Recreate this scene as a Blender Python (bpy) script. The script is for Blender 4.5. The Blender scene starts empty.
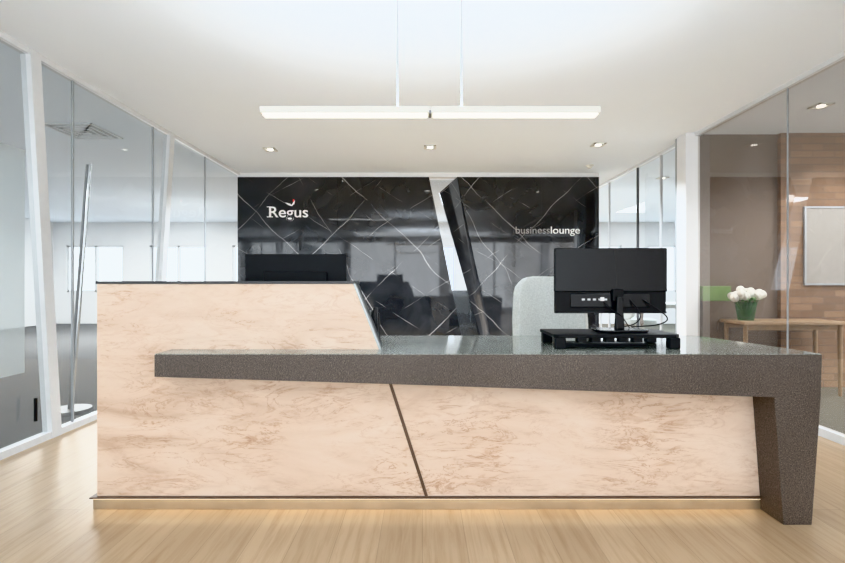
import bpy, bmesh, math, random
from mathutils import Vector, Matrix
random.seed(4)
S = bpy.context.scene
try:
    S.view_settings.view_transform = 'Khronos PBR Neutral'
except Exception:
    S.view_settings.view_transform = 'Standard'
S.view_settings.look = 'None'
S.view_settings.exposure = .34
CEIL = 2.74
XL, XR = -2.72, 2.96

# ---------------------------------------------------------------- materials
def new_mat(name):
    m = bpy.data.materials.new(name); m.use_nodes = True
    nt = m.node_tree
    return m, nt, nt.nodes['Principled BSDF'], nt.nodes['Material Output']
def coords(nt, scale=(1,1,1), rot=(0,0,0)):
    g = nt.nodes.new('ShaderNodeNewGeometry')
    mp = nt.nodes.new('ShaderNodeMapping')
    mp.inputs['Scale'].default_value = scale
    mp.inputs['Rotation'].default_value = rot
    nt.links.new(g.outputs['Position'], mp.inputs['Vector'])
    return mp.outputs['Vector']
def noise(nt, vec, scale, detail=4, dist=0, rough=.5):
    n = nt.nodes.new('ShaderNodeTexNoise')
    n.inputs['Scale'].default_value = scale
    n.inputs['Detail'].default_value = detail
    n.inputs['Roughness'].default_value = rough
    n.inputs['Distortion'].default_value = dist
    nt.links.new(vec, n.inputs['Vector'])
    return n.outputs['Fac']
def ramp(nt, fac, stops):
    r = nt.nodes.new('ShaderNodeValToRGB')
    e = r.color_ramp.elements
    while len(e) < len(stops): e.new(.5)
    for i, (p, c) in enumerate(stops):
        e[i].position = p; e[i].color = (*c, 1) if len(c) == 3 else c
    nt.links.new(fac, r.inputs['Fac'])
    return r.outputs['Color']
def mixc(nt, fac, a, b, mode='MIX'):
    m = nt.nodes.new('ShaderNodeMix'); m.data_type = 'RGBA'; m.blend_type = mode
    for sock, v in ((m.inputs[0], fac), (m.inputs[6], a), (m.inputs[7], b)):
        if hasattr(v, 'links'): nt.links.new(v, sock)
        elif isinstance(v, (int, float)): sock.default_value = v
        else: sock.default_value = (*v, 1)
    return m.outputs[2]
def mth(nt, op, a, b=None):
    m = nt.nodes.new('ShaderNodeMath'); m.operation = op
    for i, v in enumerate((a, b)):
        if v is None: continue
        if hasattr(v, 'links'): nt.links.new(v, m.inputs[i])
        else: m.inputs[i].default_value = v
    return m.outputs[0]
def simple(name, col, rough=.5, metal=0, var=.06, scale=20, spec=.5, emis=0, ecol=None):
    m, nt, b, o = new_mat(name)
    f = noise(nt, coords(nt), scale)
    c = ramp(nt, f, [(.3, tuple(x*(1-var) for x in col)), (.7, tuple(min(1, x*(1+var)) for x in col))])
    nt.links.new(c, b.inputs['Base Color'])
    b.inputs['Roughness'].default_value = rough
    b.inputs['Metallic'].default_value = metal
    b.inputs['Specular IOR Level'].default_value = spec
    if emis:
        b.inputs['Emission Color'].default_value = (*(ecol or col), 1)
        b.inputs['Emission Strength'].default_value = emis
    return m
def glass(name, tint, refl=1.0, haze=0.0, hazecol=(.8,.85,.88)):
    m, nt, b, o = new_mat(name); nt.nodes.remove(b)
    t = nt.nodes.new('ShaderNodeBsdfTransparent'); t.inputs[0].default_value = (*tint, 1)
    g = nt.nodes.new('ShaderNodeBsdfGlossy'); g.inputs['Roughness'].default_value = .01
    lw = nt.nodes.new('ShaderNodeLayerWeight'); lw.inputs['Blend'].default_value = .5
    # Schlick: .05 + .95*facing^5, same on both sides of the sheet
    p5 = mth(nt, 'POWER', lw.outputs['Facing'], 5.0)
    fac = mth(nt, 'MULTIPLY', mth(nt, 'ADD', mth(nt, 'MULTIPLY', p5, .92), .07), refl)
    mx = nt.nodes.new('ShaderNodeMixShader')
    nt.links.new(fac, mx.inputs[0]); nt.links.new(t.outputs[0], mx.inputs[1]); nt.links.new(g.outputs[0], mx.inputs[2])
    out = mx.outputs[0]
    if haze:
        d = nt.nodes.new('ShaderNodeBsdfDiffuse'); d.inputs[0].default_value = (*hazecol, 1)
        tl = nt.nodes.new('ShaderNodeBsdfTranslucent'); tl.inputs[0].default_value = (*hazecol, 1)
        a = nt.nodes.new('ShaderNodeMixShader'); nt.links.new(d.outputs[0], a.inputs[1]); nt.links.new(tl.outputs[0], a.inputs[2])
        m2 = nt.nodes.new('ShaderNodeMixShader')
        m2.inputs[0].default_value = haze
        nt.links.new(out, m2.inputs[1]); nt.links.new(a.outputs[0], m2.inputs[2]); out = m2.outputs[0]
    nt.links.new(out, o.inputs[0])
    return m

def oak_floor():
    m, nt, b, o = new_mat('oak_floor_mat')
    v = coords(nt, rot=(0, 0, math.pi/2))
    br = nt.nodes.new('ShaderNodeTexBrick')
    br.inputs['Scale'].default_value = 1
    br.inputs['Brick Width'].default_value = 1.6
    br.inputs['Row Height'].default_value = .19
    br.inputs['Mortar Size'].default_value = .0010
    br.inputs['Color1'].default_value = (.365, .262, .165, 1)
    br.inputs['Color2'].default_value = (.445, .330, .215, 1)
    br.inputs['Mortar'].default_value = (.24, .165, .10, 1)
    nt.links.new(v, br.inputs['Vector'])
    gr = noise(nt, coords(nt, (22, 1.2, 1)), 1.6, 8, .6, .65)
    g = ramp(nt, gr, [(.3, (.74, .67, .58)), (.55, (1, 1, 1)), (.8, (1.0, .97, .93))])
    nt.links.new(mixc(nt, .85, br.outputs['Color'], g, 'MULTIPLY'), b.inputs['Base Color'])
    b.inputs['Roughness'].default_value = .32
    return m
def carpet(name, c):
    return simple(name, c, .95, var=.35, scale=120, spec=.1)
def alabaster():
    m, nt, b, o = new_mat('alabaster_panel_mat')
    v = coords(nt, (1, 1, 3.2), (0, .14, 0))
    n1 = noise(nt, v, 1.7, 8, 1.3, .60)
    c1 = ramp(nt, n1, [(.28, (.48, .335, .24)), (.41, (.60, .455, .35)), (.54, (.67, .525, .415)), (.72, (.71, .58, .475))])
    n2 = noise(nt, coords(nt, (1, 1, 4.0), (0, .28, 0)), 1.9, 9, 1.6, .67)
    vein = ramp(nt, n2, [(.480, (1, 1, 1)), (.5, (.66, .51, .41)), (.516, (1, 1, 1))])
    msk = ramp(nt, noise(nt, coords(nt), 2.1, 3), [(.36, (.1, .1, .1)), (.60, (.9, .9, .9))])
    c = mixc(nt, msk, c1, mixc(nt, 1, c1, vein, 'MULTIPLY'))
    n4 = noise(nt, coords(nt, (1, 1, 3.0), (0, .35, 0)), 7.5, 9, 1.2, .70)
    fine = ramp(nt, n4, [(.37, (.80, .70, .62)), (.48, (1, 1, 1))])
    c = mixc(nt, msk, c, mixc(nt, 1, c, fine, 'MULTIPLY'))
    nt.links.new(c, b.inputs['Base Color'])
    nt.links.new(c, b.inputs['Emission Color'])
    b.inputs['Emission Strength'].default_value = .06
    b.inputs['Roughness'].default_value = .28
    return m
def granite(name, c, rough=.22):
    m, nt, b, o = new_mat(name)
    v = coords(nt)
    f = noise(nt, v, 210, 3, 0, .65)
    c1 = ramp(nt, f, [(.36, tuple(x*.38 for x in c)), (.49, c), (.60, tuple(x*1.3 for x in c)), (.70, tuple(min(1, x*2.9) for x in c))])
    big = noise(nt, v, 3, 4)
    c2 = mixc(nt, .4, c1, ramp(nt, big, [(.3, (.75,)*3), (.7, (1.15,)*3)]), 'MULTIPLY')
    nt.links.new(c2, b.inputs['Base Color'])
    b.inputs['Roughness'].default_value = rough
    return m
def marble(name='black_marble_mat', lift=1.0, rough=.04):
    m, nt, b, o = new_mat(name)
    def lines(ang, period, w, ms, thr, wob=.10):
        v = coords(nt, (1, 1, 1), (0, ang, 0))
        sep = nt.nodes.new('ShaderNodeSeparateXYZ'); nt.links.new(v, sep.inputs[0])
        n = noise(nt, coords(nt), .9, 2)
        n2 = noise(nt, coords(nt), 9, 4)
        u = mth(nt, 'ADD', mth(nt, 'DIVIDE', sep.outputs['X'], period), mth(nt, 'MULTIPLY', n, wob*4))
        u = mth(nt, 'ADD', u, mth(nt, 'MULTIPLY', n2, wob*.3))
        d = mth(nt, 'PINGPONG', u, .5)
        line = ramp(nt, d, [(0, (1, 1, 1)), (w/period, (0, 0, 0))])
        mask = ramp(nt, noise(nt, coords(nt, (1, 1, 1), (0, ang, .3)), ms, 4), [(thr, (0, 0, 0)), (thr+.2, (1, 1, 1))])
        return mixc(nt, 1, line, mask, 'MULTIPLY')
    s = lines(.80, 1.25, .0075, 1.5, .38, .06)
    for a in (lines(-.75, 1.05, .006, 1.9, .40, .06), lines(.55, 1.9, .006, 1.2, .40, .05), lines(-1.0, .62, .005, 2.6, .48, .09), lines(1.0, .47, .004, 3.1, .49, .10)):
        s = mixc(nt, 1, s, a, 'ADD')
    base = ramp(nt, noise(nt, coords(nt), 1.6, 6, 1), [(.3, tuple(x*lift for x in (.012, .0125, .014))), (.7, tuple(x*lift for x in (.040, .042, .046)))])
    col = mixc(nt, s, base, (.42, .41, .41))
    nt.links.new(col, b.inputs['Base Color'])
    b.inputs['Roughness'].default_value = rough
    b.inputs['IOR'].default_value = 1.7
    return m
def brick_mat():
    m, nt, b, o = new_mat('brick_wall_mat')
    v = coords(nt, rot=(math.pi/2, 0, 0))
    br = nt.nodes.new('ShaderNodeTexBrick'); br.inputs['Scale'].default_value = 1
    br.inputs['Brick Width'].default_value = .24; br.inputs['Row Height'].default_value = .075
    br.inputs['Mortar Size'].default_value = .004
    br.inputs['Color1'].default_value = (.20, .122, .075, 1); br.inputs['Color2'].default_value = (.29, .182, .113, 1)
    br.inputs['Mortar'].default_value = (.16, .115, .085, 1)
    nt.links.new(v, br.inputs['Vector'])
    nt.links.new(br.outputs['Color'], b.inputs['Base Color']); b.inputs['Roughness'].default_value = .85
    return m

M = dict(
 floor=oak_floor(), carpetL=carpet('carpet_dark_mat', (.10, .103, .106)), carpetR=carpet('carpet_olive_mat', (.14, .14, .12)),
 ceil=simple('ceiling_paint_mat', (.85, .91, .975), .9, var=.005, scale=2, spec=.1),
 wall=simple('white_wall_mat', (.80, .81, .82), .8, var=.02, scale=3, spec=.2),
 brown=simple('brown_fabric_wall_mat', (.19, .15, .122), .9, var=.16, scale=60, spec=.1),
 brick=brick_mat(),
 alu=simple('aluminium_white_mat', (.72, .74, .76), .35, .15, var=.02),
 midalu=simple('aluminium_grey_mat', (.36, .38, .40), .4, .2),
 darkalu=simple('aluminium_dark_mat', (.16, .17, .18), .4, .4),
 chrome=simple('chrome_mat', (.75, .76, .78), .15, 1, var=.02),
 alab=alabaster(), gran=granite('brown_quartz_mat', (.090, .072, .061), .3),
 grantop=granite('grey_quartz_reflect_mat', (.25, .27, .25), .08),  # greyish stone top, colour lightened to include its grazing reflections
 brass=simple('brushed_brass_mat', (.42, .34, .25), .3, .6, var=.08, scale=8),
 darkstrip=simple('bronze_strip_mat', (.13, .085, .06), .4, .3),
 darklam=simple('dark_laminate_mat', (.035, .036, .038), .3),
 greylam=simple('grey_steel_mat', (.36, .38, .38), .3, .5),
 whitelam=simple('white_laminate_mat', (.78, .78, .77), .4),
 marble=marble(), facet=marble('marble_facet_reflect_mat', 2.0, .06),  # facet is the same marble, base lightened for the grey it reflects
 black=simple('black_plastic_mat', (.010, .010, .011), .5, spec=.3, var=0),
 blackgl=simple('black_screen_mat', (.008, .008, .009), .22, spec=.3, var=0),
 port=simple('port_metal_mat', (.55, .56, .58), .35, .5),
 chair=simple('pale_fabric_mat', (.62, .65, .63), .9, var=.12, scale=90, spec=.15),
 lamp=simple('white_lamp_mat', (.74, .73, .68), .4, var=.01),
 emit=simple('lamp_diffuser_mat', (1, 1, 1), .5, var=0, emis=3.5, ecol=(1, .98, .93)),
 emitup=simple('lamp_uplight_mat', (1, 1, 1), .5, var=0, emis=6, ecol=(.95, .98, 1)),
 emitline=simple('linear_lens_mat', (1, 1, 1), .5, var=0, emis=14, ecol=(.95, .98, 1)),
 led=simple('warm_led_mat', (1, .9, .75), .5, var=0, emis=2, ecol=(1, .84, .60)),
 emitdl=simple('downlight_lens_mat', (1, 1, 1), .5, var=0, emis=6, ecol=(1, .97, .9)),
 wood=simple('table_oak_mat', (.36, .245, .145), .4, var=.12, scale=12),
 white=simple('sign_white_mat', (.85, .85, .85), .4, var=0, emis=.15),
 signgrey=simple('sign_grey_mat', (.40, .40, .40), .4, var=0),
 red=simple('sign_red_mat', (.7, .03, .03), .4, var=0, emis=.2),
 petal=simple('petal_white_mat', (.88, .88, .82), .7, var=.08, scale=60),
 leaf=simple('leaf_green_mat', (.10, .24, .07), .6, var=.3, scale=40),
 green=simple('green_panel_mat', (.17, .27, .09), .6),
 screen=simple('pinboard_grey_mat', (.34, .32, .29), .6),
)
M['glassL'] = glass('glass_cool_mat', (.78, .805, .805), 1.0, .09, (.86, .89, .89))
M['glassR'] = glass('glass_bronze_mat', (.74, .69, .65), 1.6, .04, (.8, .77, .74))
M['glassC'] = glass('glass_clear_mat', (.90, .92, .93), .7)
M['glassG'] = glass('glass_slot_mat', (.62, .66, .70), .9, .12, (.7, .75, .8))
M['frost'] = glass('glass_frosted_mat', (.6, .65, .67), .5, .60, (.70, .75, .76))
M['vase'] = glass('vase_green_glass_mat', (.40, .64, .45), .8, .25, (.14, .36, .18))

# ---------------------------------------------------------------- geometry helpers
def empty(name, loc=(0, 0, 0)):
    e = bpy.data.objects.new(name, None); S.collection.objects.link(e); e.location = loc
    e.empty_display_size = .1
    return e
def finish(name, bm, mat, parent=None, bevel=0, smooth=False, seg=2):
    bmesh.ops.recalc_face_normals(bm, faces=bm.faces)
    me = bpy.data.meshes.new(name); bm.to_mesh(me); bm.free()
    me.materials.append(mat)
    o = bpy.data.objects.new(name, me); S.collection.objects.link(o)
    if smooth:
        for p in me.polygons: p.use_smooth = True
    if bevel:
        md = o.modifiers.new('bevel', 'BEVEL'); md.width = bevel; md.segments = seg; md.limit_method = 'ANGLE'
    if parent:
        o.parent = parent
        o.matrix_parent_inverse = Matrix.Translation(parent.location).inverted()
    return o
def box(name, a, b, mat, parent=None, bevel=0, smooth=False):
    bm = bmesh.new(); bmesh.ops.create_cube(bm, size=1)
    for v in bm.verts:
        for i in range(3): v.co[i] = a[i] + (v.co[i] + .5)*(b[i] - a[i])
    return finish(name, bm, mat, parent, bevel, smooth)
def quad(name, pts, mat, parent=None):
    bm = bmesh.new(); bm.faces.new([bm.verts.new(p) for p in pts])
    return finish(name, bm, mat, parent)
def sheet_x(name, x, y0, y1, z0, z1, mat, parent=None):
    return quad(name, [(x, y0, z0), (x, y1, z0), (x, y1, z1), (x, y0, z1)], mat, parent)
def sheet_y(name, y, x0, x1, z0, z1, mat, parent=None):
    return quad(name, [(x0, y, z0), (x1, y, z0), (x1, y, z1), (x0, y, z1)], mat, parent)
def extr(name, f3, k3, mat, parent, bevel):
    bm = bmesh.new()
    f = [bm.verts.new(p) for p in f3]; k = [bm.verts.new(p) for p in k3]
    bm.faces.new(f); bm.faces.new(k[::-1]); n = len(f)
    for i in range(n): bm.faces.new((f[i], f[(i+1) % n], k[(i+1) % n], k[i]))
    return finish(name, bm, mat, parent, bevel)
def prism(name, pts, y0, y1, mat, parent=None, bevel=0):
    return extr(name, [(x, y0, z) for x, z in pts], [(x, y1, z) for x, z in pts], mat, parent, bevel)
def prismx(name, pts, x0, x1, mat, parent=None, bevel=0):
    return extr(name, [(x0, y, z) for y, z in pts], [(x1, y, z) for y, z in pts], mat, parent, bevel)
def prismz(name, pts, z0, z1, mat, parent=None, bevel=0):
    return extr(name, [(x, y, z0) for x, y in pts], [(x, y, z1) for x, y in pts], mat, parent, bevel)
def cyl(name, p0, p1, r, mat, parent=None, r2=None, seg=24, bevel=0):
    p0, p1 = Vector(p0), Vector(p1); d = p1 - p0
    bm = bmesh.new()
    bmesh.ops.create_cone(bm, cap_ends=True, segments=seg, radius1=r, radius2=r if r2 is None else r2, depth=d.length)
    q = d.to_track_quat('Z', 'Y').to_matrix().to_4x4()
    bmesh.ops.transform(bm, matrix=Matrix.Translation((p0+p1)/2) @ q, verts=bm.verts)
    o = finish(name, bm, mat, parent, bevel, True)
    md = o.modifiers.new('es', 'EDGE_SPLIT'); md.split_angle = math.radians(40)
    return o
def tube(name, pts, r, mat, parent=None):
    cu = bpy.data.curves.new(name, 'CURVE'); cu.dimensions = '3D'; cu.bevel_depth = r; cu.bevel_resolution = 3
    sp = cu.splines.new('NURBS'); sp.points.add(len(pts)-1)
    for i, p in enumerate(pts): sp.points[i].co = (*p, 1)
    sp.use_endpoint_u = True; sp.order_u = 3
    cu.materials.append(mat)
    o = bpy.data.objects.new(name, cu); S.collection.objects.link(o)
    if parent:
        o.parent = parent; o.matrix_parent_inverse = Matrix.Translation(parent.location).inverted()
    return o

# ---------------------------------------------------------------- room shell
YB, YF = 13.0, -3.2
box('floor', (XL, YF, -.1), (XR, YB, 0), M['floor'])
box('floor_carpet_left', (-10, YF, -.1), (XL, YB, 0), M['carpetL'])
box('floor_carpet_right', (XR, YF, -.1), (8, YB, 0), M['carpetR'])
box('ceiling', (-10, YF, CEIL), (8, YB, CEIL+.1), M['ceil'])
box('wall_left', (-10.1, YF, 0), (-10, YB, CEIL), M['wall'])
box('wall_right', (8, YF, 0), (8.1, YB, CEIL), M['wall'])
def window_wall(name, y, x0, x1, z0, z1, n, t=.15, pw=.35):
    w = empty(name, (0, y, 0))
    box('sill_wall', (x0, y, 0), (x1, y+t, z0), M['wall'], w)
    box('head_wall', (x0, y, z1), (x1, y+t, CEIL), M['wall'], w)
    step = (x1-x0)/n
    for i in range(n+1):
        c = x0 + i*step
        a, b = max(x0, c-pw), min(x1, c+pw)
        box('pier_%d' % i, (a, y, z0), (b, y+t, z1), M['wall'], w)
    for i in range(n):
        a, b = x0+i*step+pw, x0+(i+1)*step-pw
        win = empty('window_%d' % (i+1) if name == 'wall_back' else 'window_fill_unseen_%d' % (i+1), ((a+b)/2, y+t/2, z0))
        for q, (xa, xb) in enumerate(((a, a+.05), (b-.05, b), ((a+b)/2-.03, (a+b)/2+.03))):
            box('stile_%d' % q, (xa, y+.04, z0), (xb, y+.1, z1), M['alu'], win)
        box('rail_low', (a, y+.04, z0), (b, y+.1, z0+.05), M['alu'], win)
        box('rail_top', (a, y+.04, z1-.05), (b, y+.1, z1), M['alu'], win)
        sheet_y('pane', y+.07, a, b, z0, z1, M['glassC'], win)
window_wall('wall_back', YB, -10, 8, .85, 2.12, 8)
window_wall('wall_front', YF-.15, -10, 8, .15, 2.6, 5, .15, .15)  # windows of this unseen wall are added to let fill light in

# left glazed partition
gl = empty('wall_glass_left', (XL, 2, 0))
sheet_x('glass_pane', XL, YF, 7.06, .05, CEIL-.04, M['glassL'], gl)
box('base_rail', (XL-.03, YF, 0), (XL+.03, 7.06, .05), M['alu'], gl)
box('head_rail', (XL-.03, YF, CEIL-.04), (XL+.03, 7.06, CEIL), M['alu'], gl)
def slant(name, yt, yb, w, par, x=XL, m='alu', d=.036):
    prismx(name, [(yt-w/2, CEIL-.001), (yt+w/2, CEIL-.001), (yb+w/2, .001), (yb-w/2, .001)], x-d, x+d, M[m], par)
slant('mullion_1', 3.33, 3.53, .09, gl)
slant('mullion_2', 5.16, 4.86, .09, gl)
for i, y in enumerate((3.73, 4.84, 6.0)):
    box('glass_joint_%d' % i, (XL-.008, y-.006, .05), (XL+.009, y+.006, CEIL-.04), M['midalu'], gl)
sheet_x('frosted_film', XL+.01, 1.2, 3.27, .52, 2.03, M['frost'], gl)
cyl('door_handle', (XL+.06, 3.30, .18), (XL+.06, 3.30, .34), .011, M['black'], gl)

# right glazed partition
gr = empty('wall_glass_right', (XR, 2, 0))
sheet_x('glass_pane', XR, YF, 5.16, .06, CEIL-.035, M['glassR'], gr)
box('base_rail', (XR-.03, YF, 0), (XR+.03, 5.16, .06), M['alu'], gr)
box('head_rail', (XR-.03, YF, CEIL-.035), (XR+.03, 5.16, CEIL), M['alu'], gr)
for i, y in enumerate((3.89,)):
    box('glass_joint_%d' % i, (XR-.006, y-.004, .06), (XR+.006, y+.004, CEIL-.035), M['midalu'], gr)
box('wall_column_right', (XR-.13, 5.16, 0), (XR+.02, 5.34, CEIL), M['wall'])
box('trim_1', (2.845, 5.34, 0), (2.925, 5.40, CEIL), M['midalu'])
box('wall_meeting_room_back', (XR+.02, 5.22, 0), (8, 5.34, CEIL), M['brown'])
box('wall_brick_panel', (3.86, 5.17, 0), (8, 5.22, CEIL), M['brick'])
gc = empty('wall_glass_rear', (XR, 7, 0))
sheet_x('glass_pane', XR, 5.34, 9.5, .06, CEIL-.035, M['glassC'], gc)
box('base_rail', (XR-.03, 5.34, 0), (XR+.03, 9.5, .06), M['alu'], gc)
box('head_rail', (XR-.03, 5.34, CEIL-.035), (XR+.03, 9.5, CEIL), M['alu'], gc)
for i, y in enumerate((5.95, 6.6, 7.6)):
    box('glass_joint_%d' % i, (XR-.015, y-.008, .06), (XR+.015, y+.008, CEIL-.035), M['darkalu'] if i == 1 else M['alu'], gc)

# ---------------------------------------------------------------- marble feature wall
YM = 7.06
fw = empty('wall_marble_feature', (0, YM, 0))
prism('slab_left', [(XL, 0), (.64, 0), (.0956, 2.677), (XL, 2.677)], YM, YM+.12, M['marble'], fw)
prism('slab_right', [(1.078, 0), (2.596, 0), (2.596, 2.677), (.507, 2.677)], YM, YM+.12, M['marble'], fw)
A = [(.507, YM, 2.677), (.257, YM+.22, 2.486), (.96, YM+.16, 0), (1.078, YM, 0)]
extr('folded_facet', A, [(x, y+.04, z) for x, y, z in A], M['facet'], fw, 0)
box('trim_2', (XL, YM+.01, 2.677), (2.596, YM+.11, CEIL), M['wall'])
sheet_y('slot_glass', YM+.32, -.05, 1.3, .0, 2.70, M['glassG'], fw)
for i, x in enumerate((-1.25, 1.75)):
    box('seam_%d' % i, (x-.002, YM-.001, 0), (x+.002, YM+.01, 2.677), M['black'], fw)
cr = empty('slot_dark_block', (.8, 7.7, 0))  # cabinet-shaped dark block added so the slot's lower part looks dark
box('carcass', (.1, 7.5, .04), (1.5, 7.95, 1.0), M['darklam'], cr, .004)
box('plinth', (.14, 7.53, 0), (1.46, 7.92, .04), M['black'], cr)
box('door_gap', (.798, 7.497, .06), (.802, 7.5, .98), M['black'], cr)
box('handle_left', (.74, 7.485, .5), (.755, 7.5, .7), M['chrome'], cr)
box('handle_right', (.845, 7.485, .5), (.86, 7.5, .7), M['chrome'], cr)

# signs
def text(name, body, x, z, size, mat, par, off=0):
    cu = bpy.data.curves.new(name, 'FONT'); cu.body = body; cu.size = size; cu.extrude = .006; cu.offset = off
    o = bpy.data.objects.new(name, cu); S.collection.objects.link(o)
    o.location = (x, YM-.008, z); o.rotation_euler = (math.pi/2, 0, 0)
    cu.materials.append(mat)
    bpy.context.view_layer.update()
    o.parent = par; o.matrix_parent_inverse = Matrix.Translation(par.location).inverted()
    return o
sg = empty('company_sign', (-2, YM, 2.1))
t = text('letters', 'Regus', -2.27, 2.085, .225, M['white'], sg, .001)
bpy.context.view_layer.update(); t.scale.x = .57/max(t.dimensions.x, .01)
prism('bird_wing_left', [(-2.02, 2.30), (-1.95, 2.285), (-1.905, 2.255), (-1.93, 2.25), (-1.97, 2.262)], YM-.012, YM-.001, M['white'], sg)
prism('bird_wing_right', [(-1.93, 2.25), (-1.885, 2.28), (-1.875, 2.33), (-1.90, 2.30)], YM-.012, YM-.001, M['white'], sg)
prism('bird_tip', [(-1.905, 2.315), (-1.89, 2.31), (-1.885, 2.345), (-1.90, 2.35)], YM-.013, YM-.001, M['red'], sg)
for i, (a, b, z) in enumerate(((-2.285, -2.20, 2.085), (-2.285, -2.22, 2.232))):
    box('serif_%d' % i, (a, YM-.012, z), (b, YM-.002, z+.010), M['white'], sg)
sl = empty('lounge_sign', (1.8, YM, 1.85))
t = text('letters_light', 'business', 1.36, 1.845, .15, M['signgrey'], sl, -.001)
bpy.context.view_layer.update(); t.scale.x = .50/t.dimensions.x
t = text('letters_bold', 'lounge', 1.875, 1.845, .15, M['white'], sl, .000)
bpy.context.view_layer.update(); t.scale.x = .425/t.dimensions.x

# ---------------------------------------------------------------- reception desk
dk = empty('reception_desk', (0, 2.6, 0))
X0 = -1.6275
prism('front_panel_left', [(X0, .068), (.012, .068), (-.178, .66), (-.2175, .80), (-.3475, 1.128), (X0, 1.128)], 2.40, 2.425, M['alab'], dk, .001)
prism('front_panel_right', [(.028, .068), (1.70, .068), (1.66, .66), (-.162, .66)], 2.40, 2.425, M['alab'], dk, .001)
prism('joint_strip', [(.012, .068), (.028, .068), (-.162, .66), (-.178, .66)], 2.395, 2.425, M['darkstrip'], dk)
prism('core_panel', [(X0+.01, .068), (1.66, .068), (1.64, .76), (-.24, .76), (-.36, 1.12), (X0+.01, 1.12)], 2.425, 2.455, M['darklam'], dk)
prism('screen_edge', [(-.3475, 1.132), (-.337, 1.132), (-.205, .80), (-.2175, .80)], 2.397, 2.45, M['greylam'], dk)
prism('screen_body', [(X0+.02, .80), (-.2165, .80), (-.346, 1.128), (X0+.02, 1.128)], 2.45, 2.60, M['darklam'], dk)
box('screen_cap', (X0-.003, 2.394, 1.128), (-.339, 2.60, 1.142), M['darklam'], dk)
prismz('worktop', [(X0+.02, 2.41), (1.86, 2.41), (1.83, 2.57), (1.72, 3.0), (1.66, 3.02), (X0+.02, 3.02)], .762, .80, M['grantop'], dk, .002)
prism('ledge_ribbon', [(-1.256, .798), (-1.256, .693), (-.17, .66), (1.647, .597), (1.69, 0), (1.824, 0), (1.866, .60), (1.872, .798)], 2.247, 2.4, M['gran'], dk, .003)
prismz('ledge_top', [(-1.254, 2.25), (1.87, 2.25), (1.86, 2.412), (-1.254, 2.412)], .7975, .8005, M['grantop'], dk)
prism('leg_return', [(1.69, 0), (1.824, 0), (1.86, .762), (1.66, .762)], 2.4, 2.95, M['gran'], dk, .002)
box('side_panel_left', (X0, 2.425, .0), (X0+.025, 3.02, 1.128), M['whitelam'], dk)
box('plinth', (X0-.02, 2.400, .0), (1.69, 2.44, .058), M['brass'], dk, .001)
box('plinth_lip', (X0-.025, 2.380, .061), (1.69, 2.44, .068), M['darkstrip'], dk)
box('led_strip', (X0-.01, 2.386, .057), (1.68, 2.398, .061), M['led'], dk)
box('drawer_unit', (.2, 2.5, 0), (.62, 2.98, .762), M['whitelam'], dk)
box('drawer_unit_left', (-1.55, 2.62, 0), (-1.13, 2.98, .762), M['whitelam'], dk)

# ---------------------------------------------------------------- monitors
mo = empty('computer_monitor', (1.02, 2.6, .874))
x0, x1 = .716, 1.322
box('upper_shell', (x0, 2.59, 1.085), (x1, 2.622, 1.322), M['blackgl'], mo, .004)
box('lower_shell', (x0+.002, 2.60, .968), (x1-.002, 2.622, 1.087), M['black'], mo, .003)
box('lower_lip', (x0+.002, 2.592, .968), (x1-.002, 2.602, .978), M['blackgl'], mo, .002)
box('connector_housing', (.80, 2.592, 1.0), (1.23, 2.604, 1.075), M['blackgl'], mo, .003)
for i in range(5):
    a = .86 + i*.03
    box('port_%d' % i, (a, 2.588, 1.038), (a+.016, 2.594, 1.048), M['port'], mo, .001)
box('label', (.96, 2.588, 1.035), (.98, 2.593, 1.055), M['whitelam'], mo)
box('vesa_mount', (1.02, 2.572, 1.03), (1.08, 2.60, 1.10), M['black'], mo, .008)
prism('stand_neck', [(1.025, .885), (1.075, .885), (1.065, 1.06), (1.035, 1.06)], 2.55, 2.572, M['blackgl'], mo, .004)
prismz('stand_base', [(.94, 2.48), (1.16, 2.48), (1.19, 2.52), (1.17, 2.65), (.93, 2.65), (.91, 2.52)], .8745, .887, M['blackgl'], mo, .004)
tube('cable_1', [(1.19, 2.59, 1.04), (1.24, 2.55, 1.0), (1.30, 2.53, .95), (1.27, 2.52, .92), (1.20, 2.56, .90), (1.16, 2.67, .89)], .0035, M['black'], mo)
tube('cable_2', [(1.12, 2.59, 1.04), (1.16, 2.55, .98), (1.15, 2.54, .93), (1.10, 2.56, .90), (1.05, 2.62, .89)], .003, M['black'], mo)
tube('cable_3', [(.98, 2.59, 1.03), (1.0, 2.55, .99), (1.06, 2.545, .96), (1.12, 2.6, .89)], .003, M['black'], mo)
rs = empty('monitor_riser', (1.0, 2.55, .801))
prismz('shelf', [(.68, 2.40), (1.27, 2.40), (1.30, 2.43), (1.30, 2.70), (.66, 2.70), (.66, 2.42)], .856, .874, M['black'], rs, .004)
for i, (a, b) in enumerate(((.665, 2.405), (1.24, 2.405), (.665, 2.65), (1.24, 2.65))):
    box('foot_%d' % i, (a, b, .801), (a+.055, b+.045, .857), M['black'], rs, .005)
for i in range(6):
    box('drawer_slat_%d' % i, (.78+i*.07, 2.41, .835), (.825+i*.07, 2.45, .857), M['black'], rs)
kb = empty('keyboard', (.94, 2.54, .801))
box('body', (.73, 2.47, .801), (1.16, 2.6, .815), M['black'], kb, .004)
for j in range(4):
    box('key_row_%d' % j, (.74, 2.478+j*.03, .815), (1.15, 2.502+j*.03, .821), M['darklam'], kb, .002)

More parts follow.
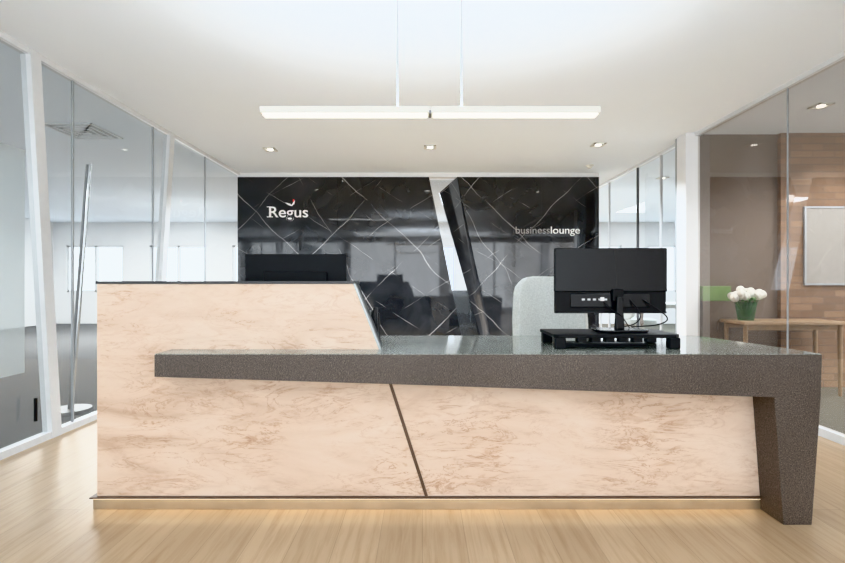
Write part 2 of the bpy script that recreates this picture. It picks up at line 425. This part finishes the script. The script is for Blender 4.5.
mo2 = empty('computer_monitor.001', (-.76, 2.9, .801))
box('shell', (-1.065, 2.88, .95), (-.458, 2.905, 1.305), M['black'], mo2, .004)
box('rear_bulge', (-.95, 2.862, 1.0), (-.57, 2.882, 1.2), M['black'], mo2, .008)
box('neck', (-.79, 2.88, .81), (-.73, 2.9, 1.0), M['black'], mo2, .003)
box('base', (-.88, 2.80, .801), (-.64, 2.98, .812), M['black'], mo2, .003)

ph = empty('desk_phone', (-.28, 2.7, .801))
prismx('body', [(2.63, .801), (2.80, .801), (2.76, .96), (2.73, .965), (2.63, .85)], -.36, -.245, M['black'], ph, .005)
tube('handset', [(-.265, 2.62, .86), (-.265, 2.66, .925), (-.265, 2.72, .985)], .016, M['blackgl'], ph)
box('display', (-.345, 2.70, .93), (-.29, 2.72, .975), M['greylam'], ph, .002)

# ---------------------------------------------------------------- swivel chairs
def chair(name, x, y, rot, fab, base, hi=1.17, w=.5):
    e = empty(name, (0, 0, 0))
    def rounded(nm, w, h, t, cx, cy, cz, tilt, curve):
        bm = bmesh.new(); n = 14
        rows = []
        for j in range(n+1):
            v = j/n*2-1; row = []
            for i in range(n+1):
                u = i/n*2-1
                sx = u*math.sqrt(1-.32*abs(v)**8); sz = v*math.sqrt(1-.25*abs(u)**6)
                sx *= 1-.07*max(0, v)
                row.append((sx*w/2, curve*sx*sx*-1, sz*h/2))
            rows.append(row)
        V = [[bm.verts.new(p) for p in r] for r in rows]
        for j in range(n):
            for i in range(n): bm.faces.new((V[j][i], V[j][i+1], V[j+1][i+1], V[j+1][i]))
        bmesh.ops.transform(bm, matrix=Matrix.Translation((cx, cy, cz)) @ Matrix.Rotation(tilt, 4, 'X'), verts=bm.verts)
        o = finish(nm, bm, fab, e, 0, True)
        s = o.modifiers.new('s', 'SOLIDIFY'); s.thickness = t; s.offset = 0
        b = o.modifiers.new('b', 'BEVEL'); b.width = t*.35; b.segments = 3; b.limit_method = 'ANGLE'; b.angle_limit = math.radians(50)
        return o
    bh = hi-.50
    rounded('backrest', w, bh, .075, 0, .22, .50+bh/2, math.radians(-6), .10)
    rounded('seat', w, .48, .085, 0, -.04, .47, math.radians(90), 0)
    box('back_bracket', (-.03, .14, .40), (.03, .28, .44), base, e, .008)
    box('back_upright', (-.03, .255, .40), (.03, .285, .75), base, e, .008)
    cyl('gas_lift', (0, 0, .10), (0, 0, .43), .028, M['chrome'], e)
    for k in range(5):
        a = k*2*math.pi/5+.3
        c, s = math.cos(a), math.sin(a)
        cyl('base_leg_%d' % k, (0, 0, .12), (.29*c, .29*s, .075), .024, base, e, .014, 10)
        cyl('castor_%d' % k, (.29*c-.022*s, .29*s+.022*c, .03), (.29*c+.022*s, .29*s-.022*c, .03), .03, M['black'], e, None, 16)
    for sgn in (-1, 1):
        box('arm_post_%d' % sgn, (sgn*(w/2+.02)-.012, -.03, .44), (sgn*(w/2+.02)+.012, .03, .66), base, e, .004)
        box('arm_pad_%d' % sgn, (sgn*(w/2+.02)-.035, -.12, .66), (sgn*(w/2+.02)+.035, .12, .69), base, e, .01)
        box('arm_link_%d' % sgn, (min(sgn*.1, sgn*(w/2+.03)), -.02, .41), (max(sgn*.1, sgn*(w/2+.03)), .02, .44), base, e, .004)
    e.location = (x, y, 0); e.rotation_euler = (0, 0, rot)
    return e
chair('office_chair', 1.00, 3.60, .02, M['chair'], M['whitelam'], 1.18, .56)
chair('office_chair.001', 3.62, 8.1, 1.4, M['chair'], M['chrome'], .95)

# ---------------------------------------------------------------- tables
def table(name, x0, x1, y0, y1, h, top, legm, r=.022):
    e = empty(name, ((x0+x1)/2, (y0+y1)/2, 0))
    box('top', (x0, y0, h-.035), (x1, y1, h), top, e, .006)
    box('apron_front', (x0+.06, y0+.05, h-.09), (x1-.06, y0+.07, h-.035), top, e)
    box('apron_back', (x0+.06, y1-.07, h-.09), (x1-.06, y1-.05, h-.035), top, e)
    for i, (a, b) in enumerate(((x0+.05, y0+.05), (x1-.05, y0+.05), (x0+.05, y1-.05), (x1-.05, y1-.05))):
        cyl('leg_%d' % i, (a, b, 0), (a, b, h-.035), r*.7, legm, e, r, 16)
    return e
table('side_table', 3.16, 4.20, 4.72, 5.12, .745, M['wood'], M['wood'])
table('work_table', 3.2, 5.2, 8.7, 9.4, .74, M['whitelam'], M['alu'])
table('work_table.001', -5.6, -4.2, 9.6, 10.4, .74, M['whitelam'], M['alu'])

vx = 3.30
fl = empty('flower_vase', (vx, 4.9, .745))
cyl('vase', (vx, 4.9, .746), (vx, 4.9, .93), .07, M['vase'], fl, .10)
for i in range(22):
    a = random.random()*6.28; r = .16*math.sqrt(random.random())
    px, py, pz = vx+r*math.cos(a), 4.9+r*math.sin(a)*.8, .99+.06*(1-r/.16)+random.uniform(-.025, .025)
    bm = bmesh.new(); bmesh.ops.create_icosphere(bm, subdivisions=3, radius=.037)
    for v in bm.verts:
        th = math.atan2(v.co.y, v.co.x)
        v.co *= 1+.14*math.sin(5*th+v.co.z*60)
        v.co += Vector((px, py, pz))
    finish('bloom_%d' % i, bm, M['petal'], fl, 0, True)
    cyl('stem_%d' % i, (vx+r*.2*math.cos(a), 4.9, .78), (px, py, pz), .004, M['leaf'], fl, None, 6)
for i in range(12):
    a = i*.53; c, s = math.cos(a), math.sin(a)
    bm = bmesh.new()
    P = [(.05, 0, .93), (.10, .022, .98), (.15, 0, .955), (.10, -.022, .98)]
    vs = [bm.verts.new((vx+p[0]*c-p[1]*s, 4.9+p[0]*s+p[1]*c, p[2])) for p in P]
    bm.faces.new(vs); finish('leaf_%d' % i, bm, M['leaf'], fl)

gb = empty('wall_cabinet', (3.2, 5.17, 0))
box('carcass', (3.0, 5.135, 0), (3.30, 5.215, .93), M['brown'], gb, .004)
box('green_back_panel', (3.0, 5.135, .932), (3.30, 5.215, 1.09), M['green'], gb, .004)
box('handle', (3.15, 5.125, .6), (3.16, 5.135, .72), M['chrome'], gb)
pb = empty('pinboard', (4.6, 5.15, 1.5))
box('board', (4.12, 5.155, 1.12), (5.3, 5.168, 1.93), M['screen'], pb)
for i, (a, b) in enumerate((((4.10, 1.10), (5.32, 1.12)), ((4.10, 1.93), (5.32, 1.945)), ((4.10, 1.12), (4.12, 1.93)), ((5.30, 1.12), (5.32, 1.93)))):
    box('frame_%d' % i, (a[0], 5.148, a[1]), (b[0], 5.169, b[1]), M['midalu'], pb)

sp = empty('slit_reflection_strut', (-3.1, 4.2, 0))  # leaning strut built in place of the marble slit's reflection in the glass
cyl('reflection_dark', (-3.08, 4.2, .02), (-2.92, 4.2, 2.16), .022, M['darkalu'], sp)
cyl('reflection_bright', (-3.045, 4.17, .02), (-2.885, 4.17, 2.16), .012, M['chrome'], sp)
cyl('foot', (-3.08, 4.2, 0), (-3.08, 4.2, .03), .16, M['darkalu'], sp)

# ---------------------------------------------------------------- lamps
COOL = (.90, .95, 1)
def area(name, loc, sx, sy, e, col=COOL, rot=(0, 0, 0), parent=None):
    l = bpy.data.lights.new(name, 'AREA'); l.shape = 'RECTANGLE'; l.size = sx; l.size_y = sy; l.energy = e; l.color = col
    o = bpy.data.objects.new(name, l); S.collection.objects.link(o); o.location = loc; o.rotation_euler = rot
    if parent:
        o.parent = parent; o.matrix_parent_inverse = Matrix.Translation(parent.location).inverted()
    return o
def pendant(name, xc, y, up):
    pl = empty(name, (xc, y, 2.03))
    L = .887
    for i, (a, b) in enumerate(((xc-L, xc-.003), (xc+.003, xc+L))):
        box('housing_%d' % i, (a, y-.035, 2.018), (b, y+.035, 2.052), M['lamp'], pl, .002)
        box('diffuser_%d' % i, (a+.012, y-.028, 2.012), (b-.012, y+.028, 2.0185), M['emit'], pl)
        box('uplight_%d' % i, (a+.03, y-.02, 2.0515), (b-.03, y+.02, 2.055), M['emitup'], pl)
        area('uplight_lamp_%d' % i, ((a+b)/2, y, 2.06), b-a-.1, .04, up/2, rot=(math.pi, 0, 0), parent=pl)
    box('joint', (xc-.006, y-.036, 2.014), (xc+.006, y+.036, 2.03), M['darkalu'], pl)
    for i, x in enumerate((xc-.172, xc+.166)):
        cyl('cord_%d' % i, (x, y, 2.05), (x, y, CEIL-.02), .0045, M['midalu'], pl, None, 8)
        cyl('ceiling_cup_%d' % i, (x, y, CEIL-.03), (x, y, CEIL), .03, M['lamp'], pl)
pendant('pendant_lamp', .04, 2.53, 26)
pendant('fill_pendant_unseen', .04, -.9, 70)  # unseen pendant added behind the camera to brighten the ceiling
ll = empty('recessed_linear_lamp', (-1.6, 1.8, CEIL))
box('frame_front', (-2.4, 1.755, CEIL-.008), (-.8, 1.77, CEIL), M['lamp'], ll)
box('frame_back', (-2.4, 1.83, CEIL-.008), (-.8, 1.845, CEIL), M['lamp'], ll)
box('lens', (-2.4, 1.77, CEIL-.007), (-.8, 1.83, CEIL), M['emitline'], ll)
# dim warm LED line under the desk lip
area('led_lamp', (.03, 2.385, .056), 3.25, .008, .7, (1, .82, .56), parent=dk)

def downlight(name, x, y, e=25):
    p = empty(name, (x, y, CEIL))
    s = .07
    box('trim_a', (x-s, y-s, CEIL-.012), (x+s, y-s+.02, CEIL), M['lamp'], p)
    box('trim_b', (x-s, y+s-.02, CEIL-.012), (x+s, y+s, CEIL), M['lamp'], p)
    box('trim_c', (x-s, y-s, CEIL-.012), (x-s+.02, y+s, CEIL), M['lamp'], p)
    box('trim_d', (x+s-.02, y-s, CEIL-.012), (x+s, y+s, CEIL), M['lamp'], p)
    box('reflector', (x-s+.02, y-s+.02, CEIL-.004), (x+s-.02, y+s-.02, CEIL), M['greylam'], p)
    cyl('bulb', (x, y, CEIL-.012), (x, y, CEIL-.003), .032, M['emitdl'], p)
    if e:
        l = bpy.data.lights.new(name+'_lamp', 'SPOT'); l.energy = e; l.spot_size = 2.2; l.spot_blend = .8; l.shadow_soft_size = .05
        l.color = (.84, .92, 1)
        o = bpy.data.objects.new('lamp', l); S.collection.objects.link(o); o.location = (0, 0, -.03); o.parent = p
for i, (x, y, e) in enumerate(((-1.84, 5.8, 430), (.09, 5.7, 430), (2.05, 5.6, 430), (3.62, 4.36, 100), (4.4, 4.6, 90), (3.7, 7.4, 150), (-1.8, .9, 30), (1.9, .9, 30))):
    downlight('ceiling_downlight' + ('' if i == 0 else '.%03d' % i), x, y, e)
def diffuser(name, x, y):
    p = empty(name, (x, y, CEIL))
    for k in range(4):
        a = .26-k*.065; t = .02
        z0, z1 = CEIL-.012-k*.003, CEIL
        box('ring_%d_a' % k, (x-a, y-a, z0), (x+a, y-a+t, z1), M['alu'], p)
        box('ring_%d_b' % k, (x-a, y+a-t, z0), (x+a, y+a, z1), M['alu'], p)
        box('ring_%d_c' % k, (x-a, y-a, z0), (x-a+t, y+a, z1), M['alu'], p)
        box('ring_%d_d' % k, (x+a-t, y-a, z0), (x+a, y+a, z1), M['alu'], p)
    box('back', (x-.25, y-.25, CEIL-.004), (x+.25, y+.25, CEIL), M['midalu'], p)
diffuser('air_diffuser', -3.6, 5.1)
diffuser('air_diffuser.001', -5.1, 5.8)
sd = empty('smoke_detector', (2.3, 6.6, CEIL))
cyl('base', (2.3, 6.6, CEIL-.015), (2.3, 6.6, CEIL), .05, M['lamp'], sd)
cyl('dome', (2.3, 6.6, CEIL-.04), (2.3, 6.6, CEIL-.015), .025, M['lamp'], sd, .04)

area('ceiling_fill_light', (0, -1.9, CEIL-.02), 4.5, 1.4, 40)  # unseen fill light added at ceiling level behind the camera
area('ceiling_fill_light.001', (-6, 9.5, CEIL-.02), 3, 2, 470, (1, .98, .96))  # from here on, fill lights added to brighten the side and rear rooms
area('ceiling_fill_light.002', (0, 10, CEIL-.02), 3, 2, 300)
area('ceiling_fill_light.003', (5.5, 9, CEIL-.02), 2, 2, 320)
area('ceiling_fill_light.004', (-7.5, 1.5, CEIL-.02), 2, 2, 320, (1, .98, .96))
area('ceiling_fill_light.005', (6.6, 3.2, CEIL-.02), 1.5, 1.5, 240)
w = bpy.data.worlds.new('sky'); S.world = w; w.use_nodes = True
bg = w.node_tree.nodes['Background']; bg.inputs[0].default_value = (.93, .965, 1, 1); bg.inputs[1].default_value = 3.8

# ---------------------------------------------------------------- camera
cam = bpy.data.cameras.new('camera'); cam.lens = 20.45; cam.sensor_width = 36; cam.clip_start = .05
co = bpy.data.objects.new('camera', cam); S.collection.objects.link(co)
co.location = (0, 0, 1.14); co.rotation_euler = (math.pi/2, 0, 0)
S.camera = co
